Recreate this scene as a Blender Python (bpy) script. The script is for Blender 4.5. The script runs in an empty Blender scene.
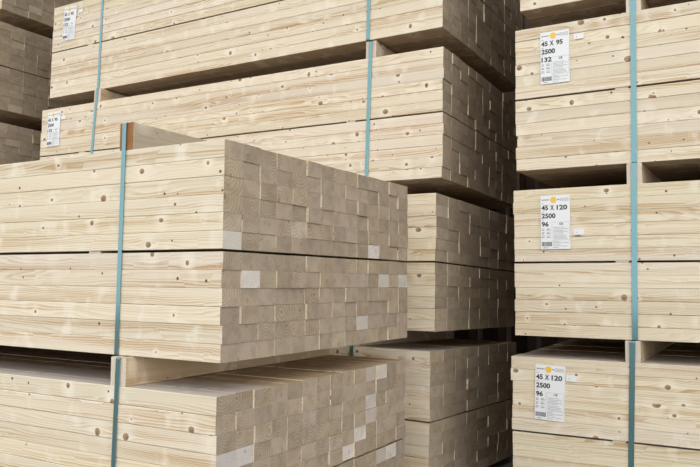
import bpy, bmesh, math, random
from mathutils import Matrix, Vector
random.seed(7)
S = bpy.context.scene
COL = S.collection
FLOOR_DROP = 0.875                      # camera height above the floor

# ------------------------------------------------------------------ camera
cam_d = bpy.data.cameras.new('camera')
cam_d.sensor_width = 36.0
cam_d.lens = 737.51 / 700 * 36.0
cam_d.clip_start = 0.05
cam = bpy.data.objects.new('camera', cam_d)
COL.objects.link(cam)
PITCH, ROLL = 0.064737, 0.0051933
c, s = math.cos(PITCH), math.sin(PITCH)
cr, sr = math.cos(ROLL), math.sin(ROLL)
rx0, up0, fw = Vector((1, 0, 0)), Vector((0, -s, c)), Vector((0, c, s))
ax = cr * rx0 + sr * up0
ay = -sr * rx0 + cr * up0
az = -fw
cam.matrix_world = Matrix(((ax.x, ay.x, az.x, 0), (ax.y, ay.y, az.y, 0),
                           (ax.z, ay.z, az.z, FLOOR_DROP), (0, 0, 0, 1)))
S.camera = cam

# ------------------------------------------------------------------ sky, exposure
SKY = 1.0
w = bpy.data.worlds.new('overcast_sky')
S.world = w
w.use_nodes = True
bg = w.node_tree.nodes['Background']
bg.inputs['Color'].default_value = (0.975, 0.985, 0.99, 1)
bg.inputs['Strength'].default_value = SKY
# overcast sky, brightest towards the open yard on the right
_t = w.node_tree
_tc = _t.nodes.new('ShaderNodeTexCoord')
_dt = _t.nodes.new('ShaderNodeVectorMath'); _dt.operation = 'DOT_PRODUCT'
_t.links.new(_tc.outputs['Generated'], _dt.inputs[0])
_dt.inputs[1].default_value = (0.66, -0.68, 0.32)
_mr = _t.nodes.new('ShaderNodeMapRange'); _mr.interpolation_type = 'SMOOTHSTEP'
_t.links.new(_dt.outputs['Value'], _mr.inputs[0])
for _i, _v in enumerate((0.0, 1.0, SKY * 0.75, SKY * 1.6)):
    _mr.inputs[_i + 1].default_value = _v
_t.links.new(_mr.outputs[0], bg.inputs['Strength'])
S.view_settings.view_transform = 'Standard'
S.view_settings.look = 'None'
S.view_settings.gamma = 1
S.view_settings.exposure = 0.74
S.view_settings.use_curve_mapping = False
S.cycles.diffuse_bounces = 8

# ------------------------------------------------------------------ node helper
class NT:
    def __init__(self, name):
        self.m = bpy.data.materials.new(name)
        self.m.use_nodes = True
        self.t = self.m.node_tree
        self.b = self.t.nodes['Principled BSDF']
    def n(self, typ, **kw):
        nd = self.t.nodes.new(typ)
        for k, v in kw.items():
            setattr(nd, k, v)
        return nd
    def put(self, sock, v):
        if isinstance(v, bpy.types.NodeSocket):
            self.t.links.new(v, sock)
        elif isinstance(v, (int, float)):
            sock.default_value = v
        else:
            sock.default_value = tuple(v) if len(v) == len(sock.default_value) else tuple(v) + (1,)
    def math(self, op, a, b=0.0, c=0.0, clamp=False):
        nd = self.n('ShaderNodeMath', operation=op, use_clamp=clamp)
        for i, v in enumerate((a, b, c)):
            self.put(nd.inputs[i], v)
        return nd.outputs[0]
    def xyz(self, x, y, z):
        nd = self.n('ShaderNodeCombineXYZ')
        for i, v in enumerate((x, y, z)):
            self.put(nd.inputs[i], v)
        return nd.outputs[0]
    def sep(self, v):
        nd = self.n('ShaderNodeSeparateXYZ')
        self.put(nd.inputs[0], v)
        return nd.outputs
    def attr(self, name):
        return self.n('ShaderNodeAttribute', attribute_name=name)
    def noise(self, v, scale, detail=2.0, rough=0.5):
        nd = self.n('ShaderNodeTexNoise')
        self.put(nd.inputs['Vector'], v)
        nd.inputs['Scale'].default_value = scale
        nd.inputs['Detail'].default_value = detail
        nd.inputs['Roughness'].default_value = rough
        return nd.outputs['Fac']
    def voro(self, v, scale):
        nd = self.n('ShaderNodeTexVoronoi', voronoi_dimensions='2D')
        self.put(nd.inputs['Vector'], v)
        nd.inputs['Scale'].default_value = scale
        return nd.outputs['Distance'], nd.outputs['Color']
    def white(self, v):
        nd = self.n('ShaderNodeTexWhiteNoise', noise_dimensions='1D')
        self.put(nd.inputs['W'], v)
        return nd.outputs['Value'], nd.outputs['Color']
    def mix(self, f, a, b, blend='MIX'):
        nd = self.n('ShaderNodeMix', data_type='RGBA', blend_type=blend)
        self.put(nd.inputs[0], f); self.put(nd.inputs[6], a); self.put(nd.inputs[7], b)
        return nd.outputs[2]
    def ss(self, v, lo, hi, a=0.0, b=1.0):
        nd = self.n('ShaderNodeMapRange', interpolation_type='SMOOTHSTEP')
        self.put(nd.inputs[0], v); self.put(nd.inputs[1], lo); self.put(nd.inputs[2], hi)
        self.put(nd.inputs[3], a); self.put(nd.inputs[4], b)
        return nd.outputs[0]
    def done(self, col, rough=0.6, spec=0.3, bump=None, bs=0.2, bd=0.001):
        self.put(self.b.inputs['Base Color'], col)
        self.put(self.b.inputs['Roughness'], rough)
        self.b.inputs['Specular IOR Level'].default_value = spec
        if bump is not None:
            nd = self.n('ShaderNodeBump')
            nd.inputs['Strength'].default_value = bs
            nd.inputs['Distance'].default_value = bd
            self.put(nd.inputs['Height'], bump)
            self.t.links.new(nd.outputs[0], self.b.inputs['Normal'])
        return self.m

# planed spruce: pale, fine latewood lines, knots with swirling grain
def wood(name, pale, late, late_amt, knots=1.0, grey=0.0):
    k = NT(name)
    gc = k.sep(k.attr('gc').outputs['Vector'])
    rnd = k.attr('rnd').outputs['Fac']
    X = k.math('ADD', gc[0], k.math('MULTIPLY', rnd, 61.7))
    W = k.math('ADD', k.math('ADD', gc[1], gc[2]), k.math('MULTIPLY', rnd, 37.3))
    wob = k.noise(k.xyz(k.math('MULTIPLY', X, 25), k.math('MULTIPLY', W, 25), 0), 1.0, 2)
    wobm = k.math('MULTIPLY', k.math('SUBTRACT', wob, 0.5), 0.009)
    v2 = k.xyz(X, W, 0)
    # branch knots (2-D cells on the board face)
    vn = k.n('ShaderNodeTexVoronoi', voronoi_dimensions='2D')
    k.put(vn.inputs['Vector'], v2); vn.inputs['Scale'].default_value = 7.5
    ps = k.sep(vn.outputs['Position'])
    cs = k.n('ShaderNodeSeparateColor'); k.put(cs.inputs[0], vn.outputs['Color'])
    dx = k.math('SUBTRACT', X, ps[0]); dw = k.math('SUBTRACT', W, ps[1])
    el = k.math('MULTIPLY_ADD', cs.outputs[2], 0.7, 0.7)          # some tall, some wide
    ex = k.math('DIVIDE', dx, el)
    d = k.math('SQRT', k.math('ADD', k.math('MULTIPLY', ex, ex), k.math('MULTIPLY', dw, dw)))
    d = k.math('ADD', d, k.math('MULTIPLY', wobm, 0.7))
    has = k.math('GREATER_THAN', cs.outputs[1], 0.30)
    r = k.math('MULTIPLY_ADD', k.math('POWER', cs.outputs[0], 1.3), 0.0080, 0.0030)
    q = k.math('DIVIDE', d, r)
    core = k.math('MULTIPLY', k.ss(q, 1.12, 0.8), has)
    rim = k.math('MULTIPLY', k.math('MULTIPLY', k.ss(q, 1.25, 1.0), k.ss(q, 0.5, 0.95)), has)
    # grain flows around the knot like water round a post
    R2 = k.math('MULTIPLY', k.math('MULTIPLY', r, r), 5.0)
    sx = k.math('MULTIPLY', dx, 0.42)
    mm = k.math('ADD', k.math('MULTIPLY', sx, sx), k.math('MULTIPLY', dw, dw))
    flow = k.math('MULTIPLY', k.math('MULTIPLY', dw, k.math('DIVIDE', R2, k.math('ADD', mm, k.math('MULTIPLY', R2, 0.7)))), has)
    hx = k.math('MULTIPLY', dx, 0.8); hw = k.math('MULTIPLY', dw, 0.55)
    hd = k.math('SQRT', k.math('ADD', k.math('MULTIPLY', hx, hx), k.math('MULTIPLY', hw, hw)))
    halo = k.math('MULTIPLY', k.ss(k.math('DIVIDE', k.math('ADD', hd, k.math('MULTIPLY', wobm, 1.2)), r), 4.2, 0.4), has)
    # pin knots
    d2, c2 = k.voro(k.xyz(k.math('ADD', X, 5.3), k.math('ADD', W, 3.1), 0), 9.0)
    d2 = k.math('DIVIDE', d2, 9.0)
    s2 = k.n('ShaderNodeSeparateColor'); k.put(s2.inputs[0], c2)
    has2 = k.math('GREATER_THAN', s2.outputs[1], 0.52)
    r2 = k.math('MULTIPLY_ADD', s2.outputs[0], 0.0020, 0.0020)
    pin = k.math('MULTIPLY', k.ss(k.math('DIVIDE', d2, r2), 1.4, 0.7), has2)
    # growth lines
    slow = k.noise(k.xyz(k.math('MULTIPLY', X, 1.3), k.math('MULTIPLY', W, 16), 0), 1.0, 2)
    dens = k.math('MULTIPLY_ADD', k.white(k.math('MULTIPLY', rnd, 913.0))[0], 90, 70)
    g = k.math('MULTIPLY', k.math('SUBTRACT', W, flow), dens)
    g = k.math('ADD', g, k.math('MULTIPLY', slow, 9.0))
    fr = k.math('FRACT', g)
    line = k.math('MULTIPLY', k.ss(fr, 0.2, 0.9), k.ss(fr, 1.0, 0.93))
    fine = k.noise(k.xyz(k.math('MULTIPLY', X, 6), k.math('MULTIPLY', W, 420), 0), 1.0, 2)
    broad = k.noise(k.xyz(k.math('MULTIPLY', X, 0.9), k.math('MULTIPLY', W, 30), 3), 1.0, 2)
    vis = k.math('MULTIPLY', k.ss(broad, 0.38, 0.66, 0.3, 1.0), late_amt)
    amt = k.math('MULTIPLY', line, vis)
    amt = k.math('ADD', amt, k.math('MULTIPLY', k.math('SUBTRACT', fine, 0.5), 0.25))
    amt = k.math('ADD', amt, k.ss(broad, 0.52, 0.72, 0.0, 0.42), clamp=True)
    col = k.mix(amt, pale, late)
    rv = k.white(k.math('MULTIPLY', rnd, 377.0))
    tint = k.mix(0.5, rv[1], (0.5, 0.5, 0.5))
    lum = k.math('MULTIPLY_ADD', rv[0], 0.13, 0.915)
    col = k.mix(1.0, col, k.xyz(lum, k.math('MULTIPLY', lum, k.math('MULTIPLY_ADD', k.white(k.math('MULTIPLY', rnd, 77.0))[0], 0.03, 0.98)),
                                k.math('MULTIPLY', lum, k.math('MULTIPLY_ADD', k.white(k.math('MULTIPLY', rnd, 55.0))[0], 0.10, 0.935))), 'MULTIPLY')
    band = k.noise(k.xyz(k.math('MULTIPLY', X, 14), k.math('MULTIPLY', W, 9), 7), 1.0, 3)
    col = k.mix(k.ss(band, 0.56, 0.74, 0.0, 0.5 * knots), col, (0.86, 0.80, 0.68))
    # paler reaction wood beside the knots, knots themselves
    col = k.mix(k.math('MULTIPLY', halo, 0.5 * knots), col, (0.86, 0.79, 0.66))
    ec = k.math('ADD', k.math('MULTIPLY', k.math('SUBTRACT', cs.outputs[2], 0.5), 0.9), 0.0)
    q2x = k.math('SUBTRACT', k.math('DIVIDE', ex, r), ec); q2w = k.math('ADD', k.math('DIVIDE', dw, r), 0.28)
    q2 = k.math('SQRT', k.math('ADD', k.math('MULTIPLY', q2x, q2x), k.math('MULTIPLY', q2w, q2w)))
    heart = k.math('MULTIPLY', k.ss(q2, 0.85, 0.35), 0.75)
    kn = k.mix(k.noise(v2, 260, 2), (0.30, 0.155, 0.07), (0.52, 0.315, 0.155))
    kn = k.mix(heart, kn, (0.14, 0.07, 0.035))
    kn = k.mix(k.math('MULTIPLY', rim, 0.75), kn, (0.13, 0.065, 0.032))
    col = k.mix(k.math('MULTIPLY', core, 0.92 * knots), col, kn)
    col = k.mix(k.math('MULTIPLY', pin, 0.95 * knots), col, (0.09, 0.05, 0.03))
    return k.done(col, 0.62, 0.25, bump=k.math('SUBTRACT', fine, k.math('MULTIPLY', core, 0.5)), bs=0.15)

# oxidised saw-cut end grain with growth rings round an off-centre pith
def endgrain(name, base, ring, fresh):
    k = NT(name)
    gc = k.sep(k.attr('gc').outputs['Vector'])
    rnd = k.attr('rnd').outputs['Fac']
    r1 = k.white(k.math('MULTIPLY', rnd, 531.0))[0]
    r2 = k.white(k.math('MULTIPLY', rnd, 217.0))[0]
    r3 = k.white(k.math('MULTIPLY', rnd, 719.0))[0]
    r4 = k.white(k.math('MULTIPLY', rnd, 1319.0))[0]
    py = k.math('SUBTRACT', gc[1], k.math('MULTIPLY', k.math('SUBTRACT', r1, 0.5), 0.085))
    pz = k.math('SUBTRACT', gc[2], k.math('MULTIPLY', k.math('SUBTRACT', r2, 0.5), 0.07))
    wv = k.noise(k.xyz(gc[1], gc[2], k.math('MULTIPLY', rnd, 50)), 35, 2)
    rad = k.math('SQRT', k.math('ADD', k.math('MULTIPLY', py, py), k.math('MULTIPLY', pz, pz)))
    rad = k.math('ADD', rad, k.math('MULTIPLY', wv, 0.010))
    fr = k.math('FRACT', k.math('MULTIPLY', rad, k.math('MULTIPLY_ADD', r3, 90, 85)))
    ringv = k.math('MULTIPLY', k.ss(fr, 0.3, 0.9), k.ss(fr, 1.0, 0.92))
    blot = k.noise(k.xyz(gc[1], gc[2], k.math('MULTIPLY', rnd, 90)), 28, 3)
    saw = k.noise(k.xyz(k.math('MULTIPLY', gc[1], 30), k.math('MULTIPLY', gc[2], 600), k.math('MULTIPLY', rnd, 30)), 1.0, 2)
    col = k.mix(k.math('MULTIPLY', ringv, 0.55), base, ring)
    col = k.mix(k.ss(blot, 0.40, 0.68, 0.0, 0.40), col, ring)
    col = k.mix(k.math('MULTIPLY', k.ss(r4, 0.91, 0.93), 0.8), col, fresh)
    lum = k.math('MULTIPLY_ADD', k.white(k.math('MULTIPLY', rnd, 97.0))[0], 0.26, 0.86)
    lum = k.math('ADD', lum, k.math('MULTIPLY', k.math('SUBTRACT', saw, 0.5), 0.10))
    col = k.mix(1.0, col, k.xyz(lum, lum, k.math('MULTIPLY', lum, k.math('MULTIPLY_ADD', r3, 0.10, 0.94))), 'MULTIPLY')
    # small dark pith
    pith = k.math('MULTIPLY', k.ss(rad, 0.012, 0.008), 0.35)
    col = k.mix(pith, col, (0.12, 0.08, 0.05))
    return k.done(col, 0.85, 0.15, bump=saw, bs=0.2)

M = {}
M['side'] = wood('planed_spruce', (0.77, 0.69, 0.545), (0.52, 0.355, 0.195), 0.85)
M['end'] = endgrain('oxidised_end_grain', (0.38, 0.31, 0.235), (0.205, 0.155, 0.108), (0.58, 0.55, 0.52))
M['end_dull'] = endgrain('evenly_oxidised_end_grain', (0.41, 0.33, 0.238), (0.22, 0.165, 0.11), (0.46, 0.385, 0.30))
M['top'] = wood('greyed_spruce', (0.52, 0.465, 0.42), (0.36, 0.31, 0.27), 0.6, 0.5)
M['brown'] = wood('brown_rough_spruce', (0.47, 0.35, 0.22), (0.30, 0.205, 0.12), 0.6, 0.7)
M['bearer'] = wood('rough_sawn_spruce', (0.53, 0.41, 0.26), (0.34, 0.22, 0.115), 0.5, 0.9)
M['bearer_end'] = endgrain('pale_end_grain', (0.68, 0.60, 0.51), (0.55, 0.45, 0.35), (0.62, 0.57, 0.52))
M['brown_end'] = endgrain('brown_end_grain', (0.36, 0.18, 0.075), (0.24, 0.11, 0.04), (0.36, 0.18, 0.075))
M['grey_bearer'] = wood('greyed_bearer', (0.37, 0.315, 0.235), (0.23, 0.18, 0.12), 0.6, 0.9)

def plain(name, col, rough=0.5, spec=0.4, var=0.0, scale=20):
    k = NT(name)
    if var:
        tc = k.n('ShaderNodeTexCoord').outputs['Object']
        nz = k.noise(tc, scale, 3)
        lo = tuple(max(0, v * (1 - var)) for v in col)
        hi = tuple(min(1, v * (1 + var)) for v in col)
        return k.done(k.mix(nz, lo, hi), rough, spec)
    return k.done(col, rough, spec)

M['strap'] = plain('teal_plastic_strap', (0.17, 0.35, 0.385), 0.12, 1.0, 0.06, 60)
_b = M['strap'].node_tree.nodes['Principled BSDF']
_b.inputs['Metallic'].default_value = 0.8
_b.inputs['Coat Weight'].default_value = 0.6
_b.inputs['Coat Roughness'].default_value = 0.12
M['paper'] = plain('white_label_paper', (0.80, 0.81, 0.82), 0.5, 0.3, 0.02, 40)
M['ink'] = plain('black_ink', (0.03, 0.03, 0.035), 0.6)
M['fineink'] = plain('grey_ink', (0.30, 0.31, 0.33), 0.6)
M['barink'] = plain('barcode_ink', (0.10, 0.11, 0.13), 0.6)
M['yellow'] = plain('yellow_emblem', (0.86, 0.53, 0.08), 0.5)
M['floor'] = plain('worn_concrete', (0.22, 0.205, 0.185), 0.85, 0.2, 0.25, 3)
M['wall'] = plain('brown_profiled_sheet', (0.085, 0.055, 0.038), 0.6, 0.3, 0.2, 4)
M['ceil'] = plain('dark_roof_sheet', (0.45, 0.42, 0.37), 0.8, 0.2, 0.15, 2)

# ------------------------------------------------------------------ mesh helpers
def link(name, me, mats, parent=None, loc=(0, 0, 0), rot=(0, 0, 0)):
    for m_ in mats:
        me.materials.append(m_)
    o = bpy.data.objects.new(name, me)
    COL.objects.link(o)
    o.location = loc
    o.rotation_euler = rot
    if parent:
        o.parent = parent
    return o

class Timber:
    """collects chamfered boards (length on x) with grain coordinates per board"""
    def __init__(self):
        self.v, self.f, self.mi, self.gc, self.rn = [], [], [], [], []
    def add(self, cx, cy, cz, lx, ly, lz, ch=0.0013, axis='x', greyed=True):
        a, b = ly / 2, lz / 2
        sec = [(-a + ch, -b), (a - ch, -b), (a, -b + ch), (a, b - ch), (a - ch, b), (-a + ch, b), (-a, b - ch), (-a, -b + ch)]
        o = len(self.v)
        rnd = random.random()
        for sx in (-1, 1):
            for (y, z) in sec:
                g = (sx * lx / 2, y, z)
                self.gc.append(g)
                self.rn.append(rnd)
                self.v.append((cx + g[0], cy + y, cz + z) if axis == 'x' else (cx - y, cy + g[0], cz + z))
        n = 8
        for i in range(n):
            j = (i + 1) % n
            self.f.append((o + i, o + n + i, o + n + j, o + j)[::-1])
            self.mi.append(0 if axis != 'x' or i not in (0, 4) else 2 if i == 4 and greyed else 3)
        self.f.append(tuple(o + i for i in range(n))[::-1]); self.mi.append(1)
        self.f.append(tuple(o + n + i for i in range(n))); self.mi.append(1)
    def mesh(self, name):
        me = bpy.data.meshes.new(name)
        me.from_pydata(self.v, [], self.f)
        me.polygons.foreach_set('material_index', self.mi)
        at = me.attributes.new('gc', 'FLOAT_VECTOR', 'POINT')
        at.data.foreach_set('vector', [c_ for g in self.gc for c_ in g])
        at = me.attributes.new('rnd', 'FLOAT', 'POINT')
        at.data.foreach_set('value', self.rn)
        bm = bmesh.new(); bm.from_mesh(me)
        bmesh.ops.recalc_face_normals(bm, faces=bm.faces)
        bm.to_mesh(me); bm.free()
        return me

def boxes_mesh(name, bxs):
    v, f = [], []
    for (x0, x1, y0, y1, z0, z1) in bxs:
        o = len(v)
        v += [(x, y, z) for x in (x0, x1) for y in (y0, y1) for z in (z0, z1)]
        f += [tuple(o + i for i in q) for q in ((0, 1, 3, 2), (4, 6, 7, 5), (0, 4, 5, 1), (2, 3, 7, 6), (0, 2, 6, 4), (1, 5, 7, 3))]
    me = bpy.data.meshes.new(name)
    me.from_pydata(v, [], f)
    bm = bmesh.new(); bm.from_mesh(me)
    bmesh.ops.recalc_face_normals(bm, faces=bm.faces)
    bm.to_mesh(me); bm.free()
    return me

def text_mesh(items):
    """items: (string, u, v, cap height, target width or None); letters stand on the x-z plane, facing -y"""
    bm = bmesh.new()
    for (st, u, v, hgt, wid) in items:
        cu = bpy.data.curves.new('t', 'FONT')
        cu.body = st
        cu.size = 1.0
        cu.offset = 0.032
        cu.resolution_u = 3
        ob = bpy.data.objects.new('t', cu)
        me = bpy.data.meshes.new_from_object(ob)
        xs = [p.co.x for p in me.vertices]; ys = [p.co.y for p in me.vertices]
        sy = hgt / (max(ys) - min(ys))
        sx = wid / (max(xs) - min(xs)) if wid else sy
        x0, y0 = min(xs), min(ys)
        for p in me.vertices:
            p.co = Vector((u + (p.co.x - x0) * sx, 0, v + (p.co.y - y0) * sy))
        bm.from_mesh(me)
        bpy.data.meshes.remove(me)
        bpy.data.objects.remove(ob)
        bpy.data.curves.remove(cu)
    me = bpy.data.meshes.new('lettering')
    bmesh.ops.recalc_face_normals(bm, faces=bm.faces)
    if bm.faces and sum(f.normal.y for f in bm.faces) > 0:
        bmesh.ops.reverse_faces(bm, faces=bm.faces)
    bm.to_mesh(me); bm.free()
    return me

# ------------------------------------------------------------------ the setting
UX = Vector((0.868, -0.497)); NY = Vector((0.497, 0.868)); O2 = Vector((0.371, 2.965))
YAW = -0.52
def setting(name, me, mat, loc, rot=(0, 0, 0)):
    o = link(name, me, [mat], None, loc, rot)
    o['kind'] = 'structure'
    return o
def rowpt(u, n, z):
    p = O2 + UX * u + NY * n
    return (p.x, p.y, z)
setting('floor', boxes_mesh('floor', [(-16, 16, -16, 5, -0.2, 0)]), M['floor'], rowpt(0, 0, 0), (0, 0, YAW))
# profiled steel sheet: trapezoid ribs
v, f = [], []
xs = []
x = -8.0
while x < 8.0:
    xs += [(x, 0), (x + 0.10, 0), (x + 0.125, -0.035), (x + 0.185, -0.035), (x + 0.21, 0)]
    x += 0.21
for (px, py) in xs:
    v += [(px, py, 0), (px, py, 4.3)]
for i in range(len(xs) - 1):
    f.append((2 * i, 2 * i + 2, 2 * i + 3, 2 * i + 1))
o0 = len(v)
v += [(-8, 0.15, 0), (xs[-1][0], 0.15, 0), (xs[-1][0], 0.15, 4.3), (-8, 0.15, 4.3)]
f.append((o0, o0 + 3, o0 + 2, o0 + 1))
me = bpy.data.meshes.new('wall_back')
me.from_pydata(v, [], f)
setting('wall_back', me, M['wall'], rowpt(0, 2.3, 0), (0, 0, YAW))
setting('ceiling', boxes_mesh('ceiling', [(-8, 8, -1.0, 2.6, 4.3, 4.45)]), M['ceil'], rowpt(0, 0, 0), (0, 0, YAW))

# ------------------------------------------------------------------ packs
H, MID, LEN, PITCHZ, LATH, BH = 0.546, 0.273, 2.5, 0.045, 0.006, 0.0742

def strap(root, W, xt, xb, top, wid=0.0165):
    """one closed band: up the front, over the bearer, down the back, underneath"""
    t = 0.0008
    pts = []   # (y, z, nx y, nz)
    y0, y1, z0, z1 = -0.0035, W + 0.0035, -0.0006, top + 0.0002
    r = 0.004
    prof = [(y0, z0 + r), (y0, z1 - r), (y0 + r * .3, z1 - r * .3), (y0 + r, z1), (y1 - r, z1), (y1 - r * .3, z1 - r * .3),
            (y1, z1 - r), (y1, z0 + r), (y1 - r * .3, z0 + r * .3), (y1 - r, z0), (y0 + r, z0), (y0 + r * .3, z0 + r * .3)]
    cy, cz = (y0 + y1) / 2, (z0 + z1) / 2
    v, f = [], []
    n = len(prof)
    for (y, z) in prof:
        k = (z - z0) / (z1 - z0)
        xc = xb + (xt - xb) * k
        iy = y + (t if y < cy else -t); iz = z + (t if z < cz else -t)
        if z in (z0, z1): iy = y
        if y in (y0, y1): iz = z
        for (yy, zz) in ((y, z), (iy, iz)):
            v += [(xc - wid / 2, yy, zz), (xc + wid / 2, yy, zz)]
    for i in range(n):
        a, b = 4 * i, 4 * ((i + 1) % n)
        f += [(a, a + 1, b + 1, b), (a + 2, b + 2, b + 3, a + 3), (a, b, b + 2, a + 2), (a + 1, a + 3, b + 3, b + 1)]
    me = bpy.data.meshes.new('strap')
    me.from_pydata([(p[0] - LEN / 2, p[1] - W / 2, p[2]) for p in v], [], f)
    bm = bmesh.new(); bm.from_mesh(me)
    bmesh.ops.recalc_face_normals(bm, faces=bm.faces)
    bm.to_mesh(me); bm.free()
    return link('strap', me, [M['strap']], root)

def paper_label(root, W, u, vtop, tilt, lines, wd=0.108, ht=0.198):
    """printed sheet stapled on the front; u, vtop = its upper left corner in pack coordinates"""
    sh = link('label_sheet', boxes_mesh('label_sheet', [(0, wd, 0, 0.0006, -ht, 0)]), [M['paper']], root,
              (u - LEN / 2, -W / 2 - 0.0036, vtop), (0, tilt, 0))
    sh['label'] = 'white printed paper label'
    n1, n2 = lines[0].split(' X ')
    link('lettering', text_mesh([(n1, 0.0035, -0.0535, 0.0185, 0.0245), ('X', 0.0358, -0.0535, 0.0185, 0.0145),
                                 (n2, 0.0595, -0.0535, 0.0185, 0.0245 if len(n2) < 3 else 0.0385)]), [M['ink']], sh, (0, -0.0005, 0))
    for it in (
               (lines[1], 0.004, -0.084, 0.0185, 0.051),
               (lines[2], 0.004, -0.1145, 0.0185, 0.0125 * len(lines[2])),
               ('CE', 0.068, -0.109, 0.008, 0.014)):
        link('lettering', text_mesh([it]), [M['ink'] if it[0] != 'CE' else M['barink']], sh, (0, -0.0005, 0))
    # yellow round emblem
    v = [(0, 0, 0)] + [(0.0115 * math.cos(a * math.pi / 12), 0, 0.0115 * math.sin(a * math.pi / 12)) for a in range(24)]
    me = bpy.data.meshes.new('emblem')
    me.from_pydata(v, [], [(0, 1 + (i + 1) % 24, 1 + i) for i in range(24)])
    link('emblem', me, [M['yellow']], sh, (0.048, -0.0006, -0.016))
    # unreadably small print: rows of word-length strokes
    rs = random.Random(5)
    b = []
    def flush(nm='fine_print'):
        link(nm, boxes_mesh(nm, b), [M['fineink']], sh, (0, -0.0002, 0))
        b.clear()
    def row(x0, x1, z, h):
        x = x0
        while x < x1:
            l = rs.uniform(0.003, 0.009)
            b.append((x, min(x + l, x1), -0.0003, 0, z - h, z))
            x += l + 0.0013
    row(0.005, 0.033, -0.013, 0.0042)
    flush()
    row(0.062, 0.070, -0.013, 0.004)
    for z in (-0.010, -0.0145, -0.019): row(0.072, 0.104, z, 0.0016)
    flush()
    row(0.004, 0.014, -0.028, 0.0018); row(0.004, 0.014, -0.059, 0.0018); row(0.004, 0.012, -0.0885, 0.0016)
    flush()
    for z in (-0.121, -0.1345, -0.148):
        row(0.004, 0.014, z, 0.002); row(0.022, 0.034, z, 0.002)
        row(0.004, 0.014, z - 0.0045, 0.0032); row(0.022, 0.036, z - 0.0045, 0.0032)
    flush()
    for z in (-0.117, -0.123, -0.128, -0.133, -0.138, -0.145, -0.150, -0.155, -0.160): row(0.047, 0.047 + rs.uniform(0.035, 0.054), z, 0.0016)
    for z in (-0.169, -0.174, -0.179, -0.185, -0.191): row(0.045, 0.045 + rs.uniform(0.02, 0.03), z, 0.0016)
    row(0.078, 0.103, -0.174, 0.0016); row(0.078, 0.098, -0.186, 0.0016)
    flush()
    row(0.010, 0.026, -0.191, 0.0028)
    flush()
    for (x0, x1, z0, z1) in ((0.042, 0.105, -0.0985, -0.098), (0.042, 0.105, -0.1655, -0.165), (0.0415, 0.042, -0.1655, -0.098), (0.105, 0.1055, -0.1655, -0.098)):
        b.append((x0, x1, -0.0003, 0, z0, z1))
    flush('print_frame')
    x = 0.004
    while x < 0.040:
        l = rs.choice((0.0006, 0.0011, 0.0018))
        b.append((x, x + l, -0.0003, 0, -0.187, -0.171))
        x += l + rs.choice((0.0007, 0.0012))
    link('barcode', boxes_mesh('barcode', b), [M['barink']], sh, (0, -0.0002, 0))

def tag(root, W, u, vtop, tilt, wd=0.038, ht=0.021):
    o = link('paper_tag', boxes_mesh('paper_tag', [(0, wd, 0, 0.0005, -ht, 0)]), [M['paper']], root,
             (u - LEN / 2, -W / 2 - 0.0036, vtop), (0, tilt, 0))
    o['label'] = 'small blank white paper tag'
    link('smudge', boxes_mesh('smudge', [(0.010, 0.0125, -0.0003, 0, -0.013, -0.0095)]), [M['fineink']], o, (0, -0.0002, 0))

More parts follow.
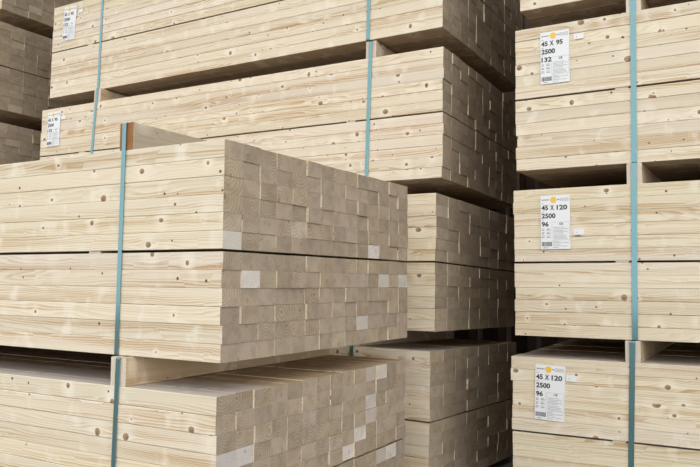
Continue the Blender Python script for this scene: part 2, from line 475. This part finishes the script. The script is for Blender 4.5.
def pack(pose, ref, N, bw, label, straps, mode='ends', top_bearer=True, bearer_mats=None, ground=0.0,
         sw=0.0165, bdx=0.0, bwid=0.05, ldx=-0.09, jit=(0.0013, 0.0006), long_out=0.2, end='end_dull'):
    """pose = measured position of the lower front corner (left end when ref = 0, right end when ref = LEN)"""
    W = N * bw
    px, py, pz, yaw, rx, ry = pose
    E_ = Matrix.LocRotScale(Vector((px, py, pz + FLOOR_DROP)), Matrix.Identity(3), None) @ \
        (Matrix.Rotation(yaw, 4, 'Z') @ Matrix.Rotation(ry, 4, 'Y') @ Matrix.Rotation(rx, 4, 'X'))
    base = E_ @ Vector((LEN / 2 - ref, W / 2, 0))
    root = bpy.data.objects.new('timber_pack', None)
    root.empty_display_size = 0.2
    COL.objects.link(root)
    root.location = base
    root.rotation_euler = (rx, ry, yaw)
    root['label'] = label
    root['category'] = 'timber pack'
    root['group'] = 'strapped packs of sawn timber'
    # which boards stay single: those that show largest
    cells = [(c_, r_) for c_ in range(N) for r_ in range(12)]
    if mode == 'ends':
        single = set(cells[:100])
    elif mode == 'front':
        single = {q for q in cells if q[0] == 0 or q[1] in (0, 11)}
    else:
        single = set()
    rest = Timber()
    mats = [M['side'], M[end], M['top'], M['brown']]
    for (c_, r_) in cells:
        z = r_ * PITCHZ + (LATH if r_ >= 6 else 0) + PITCHZ / 2
        dx = random.gauss(0, jit[0])
        if random.random() < long_out:
            dx += random.choice((-1, 1)) * random.uniform(0.0012, 0.004)
        dy = random.gauss(0, jit[1]) if c_ == 0 else random.gauss(0, 0.0003)
        cy = c_ * bw + bw / 2 + dy
        bh, bd = PITCHZ - random.uniform(0.0002, 0.0009), bw - random.uniform(0.0004, 0.0014)
        z += (bh - PITCHZ) / 2
        if r_ == 11 and c_ > 0:
            z += random.uniform(-0.0022, 0.0002)
        if (c_, r_) in single:
            t = Timber()
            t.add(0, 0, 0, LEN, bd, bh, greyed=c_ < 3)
            link('board', t.mesh('board'), mats, root, (dx, cy - W / 2, z))
        else:
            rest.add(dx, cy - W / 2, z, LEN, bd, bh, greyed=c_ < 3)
    if rest.v:
        o = link('boards', rest.mesh('boards'), mats, root)
        o['kind'] = 'stuff'
    bm_ = bearer_mats or [M['bearer'], M['bearer_end'], M['bearer']]
    for (xt, xb) in straps:
        t = Timber(); t.add(0, 0, 0, W - 0.006, 0.045, LATH - 0.0004, 0.0008, axis='y')
        link('lath', t.mesh('lath'), [M['bearer'], M['bearer_end'], M['bearer']], root,
             ((xt + xb) / 2 - LEN / 2 + ldx, 0, 6 * PITCHZ + LATH / 2 - 0.0002))
        if top_bearer:
            t = Timber(); t.add(0, 0, 0, W - 0.004, bwid, BH, 0.0015, axis='y')
            link('bearer', t.mesh('bearer'), bm_, root, (xt - LEN / 2 + bdx, 0, H + BH / 2))
        if ground:
            t = Timber(); t.add(0, 0, 0, W - 0.004, 0.07, ground, 0.002, axis='y')
            link('bearer', t.mesh('bearer'), bm_, root, (xb - LEN / 2 + 0.004, 0, -ground / 2))
        strap(root, W, xt, xb, H + (BH if top_bearer else 0), sw)
    return root, W

RS = 2.155          # right strap, from the left end of a pack
LS = 0.422          # left strap
F_STR = [(RS, 2.148), (0.36, 0.355)]
B_STR = [(RS, 2.152), (0.455, 0.422)]
R_STR = [(0.433, 0.426), (2.10, 2.10)]

# front stack
grey = [M['grey_bearer'], M['brown_end'], M['grey_bearer']]
pack((-0.3101, 1.7874, -0.1985, -0.5296, -0.0019, 0.0032), LEN, 14, 0.0731,
     'pale timber pack topping the front left stack, a grey bearer standing on its top', F_STR, bearer_mats=grey, end='end', sw=0.0145, ldx=-0.105, bdx=0.003)
pack((-0.3134, 1.7585, -0.8201, -0.522, -0.0021, 0.0032), LEN, 14, 0.0731,
     'pale lower timber pack of the front left stack, at the photo\'s bottom edge', [(2.172, 2.158), (0.36, 0.355)], ground=0.054, end='end', sw=0.0145, ldx=-0.105, bdx=-0.003, bwid=0.054)
# middle stack behind it
r_, W_ = pack((0.3746, 2.9746, 1.0478, -0.5423, -0.0271, 0.0053), LEN, 11, 0.095,
     'timber pack topping the tall middle stack, running out of the photo\'s upper edge', [(2.15, 2.15), (0.42, 0.422)])
paper_label(r_, W_, LEN - 2.403, 0.529, 0.04, ('45 X 95', '2500', '132'))
tag(r_, W_, LEN - 2.281, 0.494, 0.0)
r_, W_ = pack((0.3711, 2.9647, 0.4219, -0.5219, -0.0271, 0.005), LEN, 11, 0.095,
     'long timber pack second from the top of the middle stack, partly behind the grey bearer', [(2.160, 2.152), (0.452, 0.422)])
paper_label(r_, W_, LEN - 2.445, 0.523, -0.01, ('45 X 95', '2500', '132'))
tag(r_, W_, LEN - 2.331, 0.495, 0.0)
pack((0.3306, 2.8878, -0.1942, -0.5391, -0.027, 0.0051), LEN, 8, 0.12,
     'timber pack third down in the middle stack, seen between front left and right stacks', [(2.14, 2.14), (0.43, 0.43)])
pack((0.3041, 2.8797, -0.8159, -0.5664, -0.0269, 0.0051), LEN, 8, 0.12,
     'bottom timber pack of the middle stack, in shade with its grey top showing', [(2.14, 2.141), (0.43, 0.43)], ground=0.035)
# right stack
pack((0.6546, 2.7918, 1.0449, -0.5278, 0, 0), 0, 11, 0.095,
     'timber pack at the very top of the right stack, mostly its shaded underside showing', R_STR, 'front', sw=0.0185, ldx=-0.042)
r_, W_ = pack((0.6331, 2.7933, 0.4224, -0.524, 0, 0), 0, 11, 0.095,
     'right stack timber pack with the white label reading 45 X 95, 2500, 132', R_STR, 'front', sw=0.0185, ldx=-0.042)
paper_label(r_, W_, 0.099, 0.5195, 0.0, ('45 X 95', '2500', '132'))
tag(r_, W_, 0.222, 0.496, -0.02)
r_, W_ = pack((0.6219, 2.7882, -0.1990, -0.5222, 0, 0), 0, 8, 0.12,
     'right stack timber pack labelled 45 X 120, small tag low beside the label', R_STR, 'front', sw=0.0185, ldx=-0.042)
paper_label(r_, W_, 0.1025, 0.519, 0.0, ('45 X 120', '2500', '96'))
tag(r_, W_, 0.222, 0.392, -0.01)
r_, W_ = pack((0.6063, 2.7768, -0.8208, -0.522, 0, 0), 0, 8, 0.12,
     'bottom timber pack of the right stack, with a crooked white 45 X 120 label', [(0.428, 0.410), (2.10, 2.10)], 'front', ground=0.054, sw=0.0185, ldx=-0.042)
paper_label(r_, W_, 0.090, 0.522, 0.03, ('45 X 120', '2500', '96'))
tag(r_, W_, 0.200, 0.488, 0.0)
# far left stack, dark end grain only
for i, (ps, lb, md) in enumerate((
        ((-2.1533, 4.4463, 1.667, -0.5193, -0.0067, 0.001), 'highest timber pack of the dark far left stack, cut off by the photo\'s upper corner', 'ends'),
        ((-2.1739, 4.4411, 1.0449, -0.5256, -0.0067, 0.001), 'shaded timber pack in the far left stack, between two dark brown gaps', 'ends'),
        ((-2.1881, 4.4486, 0.4221, -0.5183, -0.0068, 0.001), 'lowest timber pack showing in the far left stack, just above the front pack', 'ends'),
        ((-2.19, 4.448, -0.1995, -0.52, -0.0067, 0.001), 'timber pack of the far left stack hidden behind the upper front pack', 'none'),
        ((-2.19, 4.448, -0.8210, -0.52, -0.0067, 0.001), 'timber pack on the ground under the far left stack, hidden behind the front stack', 'none'))):
    pack(ps, LEN, 11, 0.095, lb, [(RS, 2.152), (0.43, 0.422)], md, ground=0.046 if i == 4 else 0)
